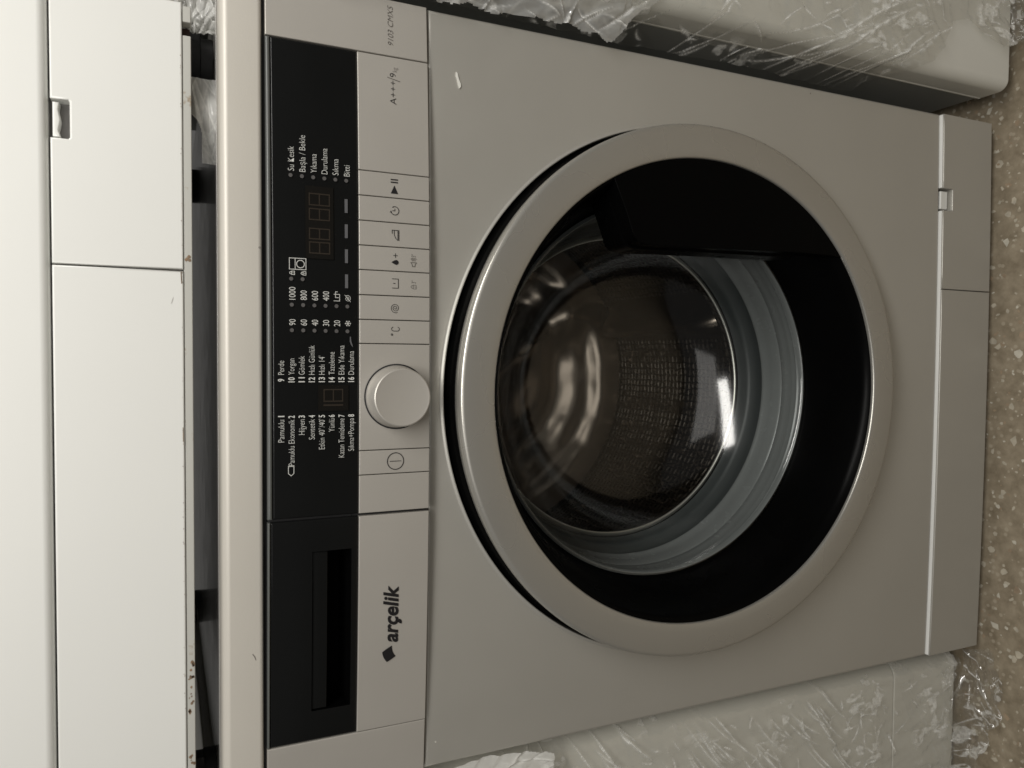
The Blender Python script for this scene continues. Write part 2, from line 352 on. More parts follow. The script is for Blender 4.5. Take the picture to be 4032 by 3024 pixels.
# dark chassis plate behind the door opening
def annulus_prof(r0, r1, y): return [(r0, y), (r1, y)]
link('door_well', lathe([(0.1985, 0.036), (0.2372, 0.030), (0.2376, 0.0198)], CX, CZ), M['dark'], wm)
# kick panel, two pieces
kf = -0.0030
kick = [(0.1087, 0.0175), (HW, 0.0175), (HW, 0.0970), (0.2182, 0.0970), (0.2182, 0.0835), (0.2168, 0.0822), (0.1955, 0.0822), (0.1941, 0.0835), (0.1941, 0.0970), (0.1087, 0.0970)]
def warped(me, f=bow):
    for v in me.vertices: v.co.y += f(v.co.x)
    return me
k1 = wn(link('kick_panel', warped(prism(kick, kf, 0.012, 0.0009, 2, 10)), M['steel'], wm, angle=60))
k1['label'] = 'right hand lower kick panel with a small release notch'
wn(link('kick_panel', warped(prism(rect(-HW, 0.1079, 0.0175, 0.0970), kf, 0.012, 0.0009, 2, 16)), M['steel'], wm, angle=60))
addbox('release_tab', k1, M['white'], 0.1962, 0.2160, 0.0015 + bow(.205), 0.010, 0.0845, 0.0957, bev=0.0012)
addbox('notch_well', k1, M['dark'], 0.1935, 0.219, 0.0125 + bow(.205), 0.014, 0.08, 0.0985)
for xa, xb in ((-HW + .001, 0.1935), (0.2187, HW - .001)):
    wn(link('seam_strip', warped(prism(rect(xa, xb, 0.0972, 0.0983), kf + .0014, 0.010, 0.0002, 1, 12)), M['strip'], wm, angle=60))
# feet
for fx in (-0.24, 0.24):
    for fy in (0.07, 0.48): link('foot', lathe([(0.0, 0.0), (0.02, 0.0), (0.022, 0.003), (0.02, 0.009), (0.008, 0.010), (0.008, 0.021), (0, 0.021)], fx, fy, 24, axis='z'), M['foot'], wm)
addbox('base_tray', wm, M['dark'], -HW+.004, HW-.004, 0.02, 0.54, 0.0205, 0.024)

# worktop
prof = [(0.0, 0.8065), (-0.0035, 0.8065), (-0.0050, 0.8075), (-0.0055, 0.8095), (-0.0058, 0.8285), (-0.0052, 0.8308), (-0.0038, 0.8328), (-0.0015, 0.8341), (0.002, 0.8346), (0.57, 0.8346), (0.57, 0.8065)]
bm = bmesh.new(); NX = 24; xs = [-HW - .0005 + (2*HW + .001) * i / NX for i in range(NX + 1)]
rows = [[bm.verts.new((x, y + (bow(x) * .6 if y < .01 else 0), z)) for y, z in prof] for x in xs]
for i in range(NX):
    for k in range(len(prof)): bm.faces.new((rows[i][k], rows[i][(k+1) % len(prof)], rows[i+1][(k+1) % len(prof)], rows[i+1][k]))
bm.faces.new(rows[0]); bm.faces.new(rows[-1][::-1]); bmesh.ops.recalc_face_normals(bm, faces=bm.faces[:])
me = bpy.data.meshes.new('m'); bm.to_mesh(me); bm.free(); wn(link('worktop', me, M['worktop'], wm, angle=50))

addbox('worktop_lid', wm, M['lid'], -HW + .006, HW - .006, 0.012, 0.55, 0.8348, 0.8353, bev=0.0002)
# control panel pieces: a slab following the curved fascia
def slab(name, parent, m, x0, x1, z0, z1, off=0.0, thick=0.006, bev=0.0006, nx=None, hole=None):
    nx = nx or max(2, int((x1 - x0) / 0.006)); b = bev
    X = [x0, x0 + b*0.3, x0 + b] + [x0 + b + (x1 - x0 - 2*b) * i / nx for i in range(1, nx)] + [x1 - b, x1 - b*0.3, x1]
    Z = [z0, z0 + b*0.3, z0 + b, z1 - b, z1 - b*0.3, z1]
    d = [b, b*0.3, 0.0]
    hx = hz = None
    if hole:
        hx0, hx1, hz0, hz1 = hole
        X = sorted(set(X + [hx0, hx1])); Z = sorted(set(Z + [hz0, hz1]))
    def dep(i, n):
        return d[i] if i < 3 else (d[n - 1 - i] if n - 1 - i < 3 else 0.0)
    bm = bmesh.new(); g = [[bm.verts.new((x, Yf(x) + off + max(dep(i, len(X)), dep(j, len(Z))), z)) for j, z in enumerate(Z)] for i, x in enumerate(X)]
    for i in range(len(X) - 1):
        for j in range(len(Z) - 1):
            if hole and X[i] >= hx0 - 1e-9 and X[i+1] <= hx1 + 1e-9 and Z[j] >= hz0 - 1e-9 and Z[j+1] <= hz1 + 1e-9: continue
            bm.faces.new((g[i][j], g[i+1][j], g[i+1][j+1], g[i][j+1]))
    # side walls
    ring = [g[i][0] for i in range(len(X))] + [g[-1][j] for j in range(1, len(Z))] + [g[i][-1] for i in range(len(X)-2, -1, -1)] + [g[0][j] for j in range(len(Z)-2, 0, -1)]
    bk = [bm.verts.new((v.co.x, Yf(v.co.x) + off + thick, v.co.z)) for v in ring]
    for i in range(len(ring)):
        j = (i + 1) % len(ring); bm.faces.new((ring[i], bk[i], bk[j], ring[j]))
    me = bpy.data.meshes.new('m'); bm.to_mesh(me); bm.free()
    return wn(link(name, me, m, parent, angle=50))
ZB, ZM, ZT = 0.6845, 0.7390, 0.8040; ZD = 0.8006
GAP = 0.0003
# backing of the fascia, open behind the drawer pull
def backing(xa, xb, za, zb):
    bmf = bmesh.new(); n = 30; R_ = []
    for i in range(n + 1):
        x = xa + (xb - xa)*i/n; R_.append([bmf.verts.new((x, Yf(x) + .0045, za)), bmf.verts.new((x, Yf(x) + .0045, zb)), bmf.verts.new((x, 0.03, zb)), bmf.verts.new((x, 0.03, za))])
    for i in range(n):
        for k in range(4): bmf.faces.new((R_[i][k], R_[i][(k+1) % 4], R_[i+1][(k+1) % 4], R_[i+1][k]))
    bmf.faces.new(R_[0]); bmf.faces.new(R_[-1][::-1]); bmesh.ops.recalc_face_normals(bmf, faces=bmf.faces[:])
    me = bpy.data.meshes.new('m'); bmf.to_mesh(me); bmf.free(); link('fascia_backing', me, M['black_plastic'], wm)
backing(-HW, HW, ZB + .001, 0.7432); backing(-HW, -0.2345, 0.7436, ZT - .001); backing(-0.1115, HW, 0.7436, ZT - .001)
addbox('worktop_gap_shade', wm, M['dark'], -HW + .002, HW - .002, 0.001, 0.02, 0.8036, 0.8064)  # dark strip standing in for the shade in the gap

er = slab('fascia_end', wm, M['silver'], 0.2555 + GAP, HW, ZB, ZT, 0.0, bev=0.0008); er['label'] = 'right end of the silver fascia with the grey number'
slab('fascia_end', wm, M['silver'], -HW, -0.2558 - GAP, ZB, ZT, 0.0, bev=0.0008)
text('9103 CMXS', 0.2639, 0.2938, 0.7115, 0.0042, M['print_grey'], er, bold=-0.01, shear=0.25)
disp = slab('display_panel', wm, M['gloss_black'], -0.0870, 0.2552, ZM + .0003, ZD, 0.0006, bev=0.0012)
slab('display_lit_bevel', wm, M['lit_bevel'], -0.0870, 0.2552, ZD + .0002, ZT, 0.0, bev=0.0012)
slab('drawer_lit_bevel', wm, M['lit_bevel'], -0.2556, -0.0890, ZD + .0016, ZT, 0.0, bev=0.0008)
# buttons and blank keys
bx = [0.1675, 0.1490, 0.1305, 0.1122, 0.0941, 0.0756, 0.0574, 0.0396]
def key(name, x0, x1): return slab(name, wm, M['silver'], x0 + GAP, x1 - GAP, ZB, ZM - .0002, 0.0, bev=0.0005)
rblank = key('label_plate', bx[0], 0.2552)
K = [key('button', bx[i+1], bx[i]) for i in range(7)]
knobplate = key('knob_plate', -0.0400, bx[7]); power = key('button', -0.0583, -0.0400); key('blank_plate', -0.0872, -0.0583)
names = ['start and pause button', 'delay timer button', 'easy ironing button', 'extra rinse button', 'prewash button', 'spin speed button', 'temperature button']
for k, nm in zip(K, names): k['label'] = nm
power['label'] = 'on off power button'
D_ = M['print_dark']; ZI = 0.7118
# start / pause
flat('icon', [[(0.1522, ZI - .0026), (0.1522, ZI + .0030), (0.1522 + .0062, ZI + .0002)], rect(0.1602, 0.1611, ZI - .0026, ZI + .0030), rect(0.1622, 0.1631, ZI - .0026, ZI + .0030)], D_, K[0])
flat('icon', stroke(circ(0.1394, ZI, .0031, 30, 100, 400), .0005) + stroke([(0.1394, ZI + .0019), (0.1394, ZI), (0.1409, ZI)], .00045) + [[(0.1379, ZI + .0038), (0.1394, ZI + .0030), (0.1381, ZI + .0022)]], D_, K[1])
flat('icon', stroke([(0.1172, ZI - .0022), (0.1248, ZI - .0022), (0.1248, ZI + .0022), (0.1222, ZI + .0022)], .00045) + stroke([(0.1172, ZI - .0022), (0.1190, ZI - .0004), (0.1215, ZI + .0006), (0.1248, ZI + .0006)], .00045) + stroke([(0.1172, ZI - .0030), (0.1252, ZI - .0030)], .00045), D_, K[2])
dz = ZI - .0003
flat('icon', [[(0.1008, dz + .0032), (0.0996, dz + .0012)] + circ(0.1008, dz - .0006, .0018, 14, 160, 380) + [(0.1020, dz + .0012)]] + [rect(0.1042, 0.1076, dz - .0002, dz + .0002), rect(0.1057, 0.1061, dz - .0017, dz + .0017)], D_, K[3])
z2 = 0.6974
flat('icon', stroke([(0.0984, z2 - .0010), (0.0996, z2 - .0010), (0.1014, z2 - .0022), (0.1014, z2 + .0022), (0.0996, z2 + .0010), (0.0984, z2 + .0010)], .00045, True) + stroke(circ(0.1012, z2, .0018, 8, -40, 40), .00035) + stroke(circ(0.1012, z2, .0027, 8, -40, 40), .00035) + stroke(circ(0.1012, z2, .0036, 8, -40, 40), .00035), M['print_grey'], K[3])
text('3"', 0.1055, 0.1076, z2 - .0017, .0034, M['print_grey'], K[3], name='icon_number', bold=-0.01)
flat('icon', stroke([(0.0815, ZI + .0024), (0.0815, ZI - .0024), (0.0884, ZI - .0024), (0.0884, ZI + .0024)], .00045) + stroke([(0.0850, ZI - .0002), (0.0850, ZI + .0016)], .00045), D_, K[4])
def padlock(cx, cz, s, w): return stroke([(cx - 1.1*s, cz - 1.4*s), (cx + 1.1*s, cz - 1.4*s), (cx + 1.1*s, cz + .4*s), (cx - 1.1*s, cz + .4*s)], w, True) + stroke([(cx - .7*s, cz + .4*s)] + circ(cx, cz + .9*s, .75*s, 8, 180, 0) + [(cx + .7*s, cz + .4*s)], w) + stroke([(cx, cz - .9*s), (cx, cz - .2*s)], w)
flat('icon', padlock(0.0830, z2, .0013, .00028), M['print_grey'], K[4])
text('3"', 0.0857, 0.0878, z2 - .0017, .0034, M['print_grey'], K[4], name='icon_number', bold=-0.01)
sp = [(0.0665 + .0036*(t/60)*math.cos(t*.27), ZI + .0036*(t/60)*math.sin(t*.27)) for t in range(4, 61)]
flat('icon', stroke(sp, .00036), D_, K[5])
flat('icon', stroke(circ(0.0466, ZI + .0026, .0006, 12), .00045, True) + stroke([(0.0523, ZI + .0016)] + circ(0.0508, ZI + .0014, .0015, 8, 10, 180) + [(0.0493, ZI - .0014)] + circ(0.0508, ZI - .0016, .0015, 8, 180, 350), .00042), D_, K[6])
flat('icon', stroke(circ(-0.0489, 0.7114, .0063, 48), .0006, True) + stroke([(-0.0489, .7114 - .0044), (-0.0489, .7114 + .0044)], .00045), D_, power)
text('A+++', 0.2193, 0.2371, 0.7098, 0.0048, D_, rblank, bold=-0.012)
flat('divider', stroke([(0.2372, .7068), (0.2392, .7165)], .00045), M['print_grey'], rblank)
text('9', 0.2399, 0.2428, 0.7098, 0.0048, D_, rblank, bold=-0.012)
text('kg', 0.2440, 0.2473, 0.7092, 0.0034, M['print_faint'], rblank, bold=-0.012)

# display lettering
PW = M['print_white']
rows_l = [('Pamuklu', '1', 1158), ('Pamuklu Ekonomik', '2', 1378), ('Hijyen', '3', 1092), ('Sentetik', '4', 1138), ("Etkin 40°/40'", '5', 1230), ('Yünlü', '6', 1070), ('Kazan Temizleme', '7', 1310), ('Sıkma+Pompa', '8', 1252)]
for i, (s, nb, v) in enumerate(rows_l):
    z = 0.7927 - .0071 * i; x0 = -0.0126 - (v - 913) * 7.69e-5 * (1 + .0055*i)
    text(s, x0, -0.0155, z, .0042, PW, disp, bold=-0.012)
    text(nb, -0.0134 if nb == '1' else -0.0144, -0.0126, z, .0042, PW, disp, bold=0.02)
rows_r = [('Perde', '9', 407), ('Yorgan', '10', 388), ('Gömlek', '11', 365), ('Hızlı Günlük', '12', 268), ("Hızlı 14'", '13', 365), ('Tazeleme', '14', 330), ('Elde Yıkama', '15', 270), ('Durulama', '16', 322)]
for i, (s, nb, v) in enumerate(rows_r):
    z = 0.7927 - .0071 * i; x1 = 0.0112 + (606 - v) * 7.69e-5 * (1 + .0055*i)
    text(nb, 0.0118 if i == 0 else 0.0112, 0.0137 if i == 0 else 0.0148, z, .0042, PW, disp, bold=0.02)
    text(s, 0.0166, x1, z, .0042, PW, disp, bold=-0.012)
def dots(x, n, z0=0.7876, dzz=.0079):
    for i in range(n): flat('indicator_light', [circ(x, z0 - dzz*i, .0014, 14)], M['led_off'], disp)
dots(0.0483, 6, 0.7873); dots(0.0664, 6, 0.7873); dots(0.0848, 2, 0.7876); dots(0.1582, 6, 0.7876)
for i, s in enumerate(['90', '60', '40', '30', '20']): text(s, 0.0518, 0.0561, 0.7847 - .0079*i, .0044, PW, disp, bold=-0.004)
for i, s in enumerate(['1000', '800', '600', '400']): text(s, 0.0700, 0.0790 if i == 0 else 0.0768, 0.7847 - .0079*i, .0044, PW, disp, bold=-0.004)
sx_, sz_ = 0.0540, 0.7474; fl = []
for k in range(3):
    a = PI/2 + k*PI/3; dx, dzv = math.cos(a), math.sin(a); fl += stroke([(sx_ - dx*.0022, sz_ - dzv*.0022), (sx_ + dx*.0022, sz_ + dzv*.0022)], .00035)
    for sg in (1, -1):
        for br in (-.6, .6):
            fl += stroke([(sx_ + sg*dx*.0012, sz_ + sg*dzv*.0012), (sx_ + sg*dx*.0012 + .0009*math.cos(a + br + (PI if sg < 0 else 0)), sz_ + sg*dzv*.0012 + .0009*math.sin(a + br + (PI if sg < 0 else 0)))], .0003)
flat('snowflake_symbol', fl, PW, disp)
tx, tz = 0.0702, 0.7534
flat('tub_symbol', stroke([(tx, tz + .0042), (tx, tz), (tx + .0048, tz), (tx + .0048, tz + .0042)], .0004) + stroke([(tx + .0024, tz + .0006), (tx + .0024, tz + .0030), (tx + .0066, tz + .0030), (tx + .0066, tz + .0014)], .0004), PW, disp)
sp = [(0.0722 + .0024*(t/44)*math.cos(t*.3), 0.7475 + .0024*(t/44)*math.sin(t*.3)) for t in range(4, 45)]
flat('no_spin_symbol', stroke(sp, .0003) + stroke([(0.0697, 0.7453), (0.0748, 0.7497)], .0003), PW, disp)
for z in (0.7868, 0.7789): flat('padlock_symbol', padlock(0.0890, z, .0011, .0004), PW, disp)
flat('machine_symbol', stroke(rect(0.0916, 0.0995, 0.7773, 0.7888), .00045, True) + stroke([(0.0916, 0.7848), (0.0995, 0.7848)], .0004) + stroke(circ(0.0955, 0.7811, .0027, 22), .0005, True), PW, disp)
flat('tag_symbol', stroke([(-0.0558, 0.7880), (-0.0541, 0.7899), (-0.0490, 0.7899), (-0.0490, 0.7861), (-0.0541, 0.7861)], .00045, True), PW, disp)
for s, v0, v1, z in [('Su Kesik', 1360, 1138, .7851), ('Başla / Bekle', 1370, 1035, .7772), ('Yıkama', 1378, 1203, .7693), ('Durulama', 1390, 1153, .7616), ('Sıkma', 1402, 1250, .7537), ('Bitti', 1415, 1312, .7455)]:
    text(s, 0.1614, 0.1614 + (v0 - v1) * 7.8e-5, z, .0043, PW, disp, bold=-0.012)
flat('display_window', [rect(0.100, 0.152, 0.7575, 0.7775)], M['window'], disp, off=0.00022)
def seg8(x0, x1, z0, z1, w=.0009):
    zm = (z0 + z1)/2; return [rect(x0, x1, z1 - w, z1), rect(x0, x1, zm - w/2, zm + w/2), rect(x0, x1, z0, z0 + w), rect(x0, x0 + w, z0 + w, zm - w/2), rect(x0, x0 + w, zm + w/2, z1 - w), rect(x1 - w, x1, z0 + w, zm - w/2), rect(x1 - w, x1, zm + w/2, z1 - w)]
for a, b_ in ((0.1035, 0.1122), (0.1137, 0.1220), (0.1275, 0.1362), (0.1380, 0.1470)): flat('digit', seg8(a, b_, .7600, .7751), M['segment'], disp)
flat('display_window', [rect(-0.0098, 0.0090, 0.7470, 0.7690)], M['window'], disp, off=0.00022)
flat('digit', seg8(-0.0032, 0.0062, .7509, .7652), M['segment'], disp); flat('digit', [rect(-.0062, -.0050, .7509, .7652)], M['segment'], disp)
for x in (0.0848, 0.1031, 0.1213, 0.1397): flat('dash_mark', [rect(x - .0050, x + .0050, .7472, .7494)], M['dash'], disp)
flat('scratch', [[(0.0366, .7437), (0.0385, .7452), (0.0410, .7461), (0.0444, .7460), (0.0444, .7453), (0.0412, .7450), (0.0388, .7442)]], M['dash'], disp)

# detergent drawer
HXL, HXR, HZ0, HZ1 = -0.2330, -0.1128, 0.7442, 0.7728
drw = slab('detergent_drawer', wm, M['gloss_black'], -0.2556, -0.0890, ZM + .0003, ZD + .0014, 0.0006, bev=0.0012, hole=(HXL, HXR, HZ0, HZ1))
# recess of the drawer pull, in a deeper black to paint its shade
bm = bmesh.new(); n = 20; cols = []
def prof_at(x, e):
    y = Yf(x) + .0006; d = .026 * e
    return [(y, HZ1), (y + .0035*e, HZ1 - .0004), (y + .0045*e, 0.7612), (y + .0065*e, 0.7606), (y + d, 0.7600), (y + d, HZ0 + .004), (y + d*.8, HZ0 + .0008), (y + .001*e, HZ0 + .0005), (y, HZ0)]
for i in range(n + 1):
    x = HXL + (HXR - HXL)*i/n; cols.append([bm.verts.new((x, y, z)) for y, z in prof_at(x, 1)])
for i in range(n):
    for k in range(8): bm.faces.new((cols[i][k], cols[i+1][k], cols[i+1][k+1], cols[i][k+1]))
bm.faces.new(cols[0]); bm.faces.new(cols[-1][::-1])
me = bpy.data.meshes.new('m'); bm.to_mesh(me); bm.free(); wn(link('pull_recess', me, M['door_black'], drw, angle=40))
bar = slab('pull_bar', drw, M['gloss_black'], HXL + .0005, HXR - .0005, 0.7614, HZ1 - .0003, 0.0022, thick=0.004, bev=0.0006)
dl = slab('drawer_front', wm, M['silver'], -0.2556, -0.0890, ZB, ZM - .0002, -0.0003, bev=0.0006)
text('arçelik', -0.1890, -0.1440, 0.7086, 0.0110, D_, dl, name='logo_lettering', bold=0.028, shear=0.26, off=.0009)
def cur(a, b_, s, n=6):
    A_, B_ = Vector(a), Vector(b_); d = B_ - A_; nn = Vector((-d.y, d.x)); return [tuple(A_ + d*t/n + nn*s*4*(t/n)*(1-t/n)) for t in range(n)]
C4 = [(-0.1956, .7204), (-0.1914, .7129), (-0.2000, .7099), (-0.2038, .7166)]
flat('logo_emblem', [cur(C4[0], C4[1], 0.03) + cur(C4[1], C4[2], -0.10) + cur(C4[2], C4[3], 0.03) + cur(C4[3], C4[0], 0.08)], D_, dl, off=.0009)

# programme knob
ky = Yf(0)
kc = (0.0, 0.7108)
kn = link('knob', lathe([(0.0236, ky + .002), (0.0236, ky - .0012), (0.0232, ky - .0022), (0.0222, ky - .0100), (0.0216, ky - .0160), (0.0212, ky - .0172), (0.0204, ky - .0176), (0.018, ky - .0172), (0.0, ky - .0168)], kc[0], kc[1], 96), M['silver'], wm)
link('knob_groove', lathe([(0.0236, ky + .001), (0.0236, ky - .0009), (0.0246, ky - .0009), (0.0246, ky + .001)], kc[0], kc[1], 96), M['black_plastic'], kn)

# door
door = bpy.data.objects.new('door', None)
dr = link('door', lathe([(0.2300, -0.008), (0.2312, -0.0110), (0.2322, -0.0135), (0.2333, -0.0170), (0.2341, -0.0212), (0.2345, -0.0262), (0.23445, -0.0280), (0.2338, -0.0294), (0.2326, -0.0303), (0.2305, -0.0308), (0.212, -0.0307), (0.2068, -0.0304), (0.2056, -0.0298), (0.2050, -0.0285), (0.2050, -0.02)], CX, CZ, 220), M['ring'], wm, angle=60)
link('door_back_ring', lathe([(0.2365, 0.020), (0.2366, 0.004), (0.2352, -0.001), (0.2338, -0.0070), (0.2318, -0.0106), (0.2300, -0.0112)], CX, CZ, 160), M['door_black'], dr)  # black rear section, widened to carry the shadow band round the ring
link('black_surround', lathe([(0.2050, -0.0272), (0.2040, -0.0276), (0.2025, -0.0268), (0.1985, -0.019), (0.190, 0.010), (0.1835, 0.034), (0.1800, 0.0385)], CX, CZ, 200), M['door_black'], dr)
# handle plate
Rh = 0.2046
a_top = math.atan2(0.5314 - CZ, 0.1800); a_bot = math.atan2(0.272 - CZ, 0.1300)
pts = [(CX + Rh*math.cos(a_bot + (a_top - a_bot)*i/40), CZ + Rh*math.sin(a_bot + (a_top - a_bot)*i/40)) for i in range(41)]
pts += [(0.1530, 0.5188), (0.1365, 0.5123), (0.1310, 0.5092), (0.1278, 0.5048), (0.1264, 0.4985), (0.1264, 0.4851), (0.1276, 0.4400), (0.1289, 0.3855), (0.1305, 0.3245), (0.1302, 0.29)]
hd = wn(link('handle', prism(pts[::-1], -0.0288, -0.0120, 0.0009, 3), M['handle'], dr, angle=50))
# thick inner return of the handle
link('handle_return', prism([(0.1283, 0.320), (0.1262, 0.44), (0.1245, 0.500), (0.1262, 0.5075), (0.1300, 0.5120), (0.1780, 0.5310), (0.1840, 0.5200), (0.1345, 0.5020), (0.1330, 0.44), (0.1360, 0.320)], -0.0120, 0.016), M['door_black'], dr)
# glass bowl
gb = link('glass_bowl', lathe([(0.1815, 0.0370), (0.1800, 0.0345), (0.1775, 0.0345), (0.1755, 0.0375), (0.1725, 0.0440), (0.1690, 0.0530), (0.1630, 0.0660), (0.1530, 0.0850), (0.1410, 0.1010), (0.1280, 0.1145), (0.1140, 0.1250), (0.1000, 0.1315), (0.0850, 0.1345), (0.05, 0.1362), (0.0, 0.1366)], CX, CZ, 200), M['glass'], dr, angle=80)
link('glass_rim', lathe([(0.1800, 0.0385), (0.1775, 0.0352), (0.1765, 0.0364), (0.1758, 0.040)], CX, CZ, 200), M['rubber'], dr)
link('door_seal', lathe([(0.1805, 0.0395), (0.1785, 0.0415), (0.1797, 0.0435), (0.1783, 0.0452), (0.1793, 0.0475), (0.1776, 0.0500), (0.1786, 0.0530), (0.1772, 0.0590), (0.1770, 0.0650), (0.1778, 0.0665), (0.1758, 0.0690), (0.1750, 0.0790), (0.1722, 0.0870), (0.1712, 0.0880), (0.1715, 0.0900)], CX, CZ, 200), M['rubber'], wm, angle=60)
link('seal_bellows', lathe([(0.1715, 0.0900), (0.178, 0.0905), (0.182, 0.097), (0.176, 0.101), (0.166, 0.1015), (0.1630, 0.106), (0.1625, 0.112), (0.1600, 0.1160)], CX, CZ, 200), M['rubber_shaded'], wm, angle=60)
drum = link('drum', lathe([(0.1552, 0.1180), (0.1565, 0.1290), (0.175, 0.134), (0.205, 0.140), (0.2300, 0.150), (0.2380, 0.165), (0.2380, 0.4850), (0.2330, 0.4950)], CX, CZ, 200), M['drum'], wm, angle=60)
link('drum_rim', lathe([(0.1600, 0.1180), (0.1568, 0.1158), (0.1555, 0.1153), (0.1546, 0.1160), (0.1544, 0.1172), (0.1550, 0.1182)], CX, CZ, 200), mat('polished_rim', (0.9, 0.87, 0.8), 0.38, 0.9), drum)
# drum back: star embossed
vs_, fs = [], []; NA, NR = 180, 40
for i in range(NR + 1):
    for j in range(NA):
        r = 0.232 * i / NR; a = 2*PI*j/NA
        arm = math.exp(-((math.sin(1.5*(a - 1.15)) * r / 0.050) ** 2)); rim = 1 / (1 + math.exp(-(r - .19)/.006)); hub = math.exp(-(r/.045)**2)
        y = 0.500 - 0.030*arm*(1 - rim) - 0.014*hub - 0.02*rim + 0.012*math.sin(r*60)*math.exp(-((r-.12)/.05)**2)
        vs_.append((CX + r*math.cos(a), y, CZ + r*math.sin(a)))
for i in range(NR):
    for j in range(NA):
        k = (j+1) % NA; fs.append((i*NA + j, i*NA + k, (i+1)*NA + k, (i+1)*NA + j))
me = bpy.data.meshes.new('m'); me.from_pydata(vs_, [], fs); link('drum_back', me, M['drum_back'], drum, angle=80)
# three lifting paddles
for k in range(3):
    a = math.radians(52 + 120*k); vs_, fs = [], []; n = 16
    pr = [(-.036, .238), (-.030, .230), (-.016, .205), (-.008, .188), (0, .183), (.008, .188), (.016, .205), (.030, .230), (.036, .238)]
    for i in range(n + 1):
        y = 0.17 + 0.30*i/n; s = min(1, 2.2*math.sin(PI*(i/n*.9 + .05)))
        for t, r in pr:
            rr = 0.238 - (0.238 - r)*s; vs_.append((CX + rr*math.cos(a) - t*math.sin(a), y, CZ + rr*math.sin(a) + t*math.cos(a)))
    for i in range(n):
        for q in range(8): fs.append((i*9+q, i*9+q+1, (i+1)*9+q+1, (i+1)*9+q))
    me = bpy.data.meshes.new('m'); me.from_pydata(vs_, [], fs); link('paddle', me, M['drum_back'], drum, angle=60)
link('outer_tub', lathe([(0.166, 0.117), (0.25, 0.128), (0.26, 0.14), (0.26, 0.54), (0.0, 0.54)], CX, CZ, 64), M['dark'], wm)

# ------------------------------------------------------------------ upper white machine
UR, UL = 0.2697, -0.3275; US = 0.0882
um = thing('washing_machine', 'white machine stacked on the silver one, finger notch in its kick panel', 'washing machine')
addbox('front_panel', um, M['white'], UL, UR, 0.0, 0.02, 0.9372, 1.70, bev=0.0055, seg=5)
addbox('cabinet', um, M['white'], UL + .001, UR - .001, 0.0205, 0.56, 0.8582, 1.70, bev=0.002)
ukick = [(US + .0005, 0.8575), (UR, 0.8575), (UR, 0.9355), (0.1940, 0.9355), (0.1940, 0.9255), (0.1930, 0.9245), (0.1702, 0.9245), (0.1692, 0.9255), (0.1692, 0.9355), (US + .0005, 0.9355)]
k2 = wn(link('kick_panel', prism(ukick, 0.0, 0.012, 0.0013, 3), M['white'], um, angle=60)); k2['label'] = 'right hand kick panel with a finger notch'
wn(link('kick_panel', prism(rect(UL, US - .0005, 0.8575, 0.9355), 0.0, 0.012, 0.0013, 3), M['white'], um, angle=60))
addbox('notch_well', k2, M['notch'], 0.168, 0.195, 0.0125, 0.0145, 0.922, 0.938)
tab = prism([(0.1705, .9300), (0.1750, .9312), (0.1815, .9300), (0.1880, .9312), (0.1928, .9306), (0.1928, .9345), (0.1705, .9345)], 0.003, 0.012, 0.001, 2); wn(link('release_tab', tab, M['white'], k2, angle=50))
addbox('kick_backing', um, M['dark'], UL + .004, UR - .004, 0.0150, 0.020, 0.858, 0.936)
addbox('base_frame', um, M['rusty'], UL + .003, 0.2480, 0.0015, 0.0125, 0.8518, 0.8573, bev=0.0006)
addbox('base_frame', um, M['rusty'], 0.2570, UR - .002, 0.0015, 0.0125, 0.8518, 0.8573, bev=0.0006)
addbox('base_return', um, M['zinc'], UL + .003, UR - .003, 0.0130, 0.10, 0.8536, 0.8548)
for fx in (-0.300, 0.2475):
    for fy in (0.060, 0.50):
        f = link('foot', lathe([(0.0, 0.8348), (0.0200, 0.8348), (0.0212, 0.8358), (0.0212, 0.8440), (0.0202, 0.8446), (0.0202, 0.8532), (0.0, 0.8532)], fx, fy, 8 if False else 40, axis='z'), M['foot'], um)
        addbox('foot_lug', f, M['foot'], fx + .012, fx + .0225, fy - .014, fy - .004, 0.8440, 0.8530, bev=0.0008)

# ------------------------------------------------------------------ neighbours
def vround(x0, x1, y0, y1, z0, z1, r):
    bm = bmesh.new(); bmesh.ops.create_cube(bm, size=1)
    bmesh.ops.transform(bm, matrix=Matrix.Translation(((x0+x1)/2, (y0+y1)/2, (z0+z1)/2)) @ Matrix.Diagonal((x1-x0, y1-y0, z1-z0, 1)), verts=bm.verts)
    es = [e for e in bm.edges if all(abs(v.co.y - y0) < 1e-6 for v in e.verts) and abs(e.verts[0].co.z - e.verts[1].co.z) > 1e-3]
    bmesh.ops.bevel(bm, geom=es, offset=r, segments=8, profile=0.5, affect='EDGES')
    es = [e for e in bm.edges if abs(e.verts[0].co.z - e.verts[1].co.z) < 1e-6 and (abs(e.verts[0].co.z - z0) < 1e-6 or abs(e.verts[0].co.z - z1) < 1e-6) and len(e.link_faces) == 2]
    bmesh.ops.bevel(bm, geom=es, offset=0.0012, segments=2, profile=0.5, affect='EDGES')
    me = bpy.data.meshes.new('m'); bm.to_mesh(me); bm.free(); return me
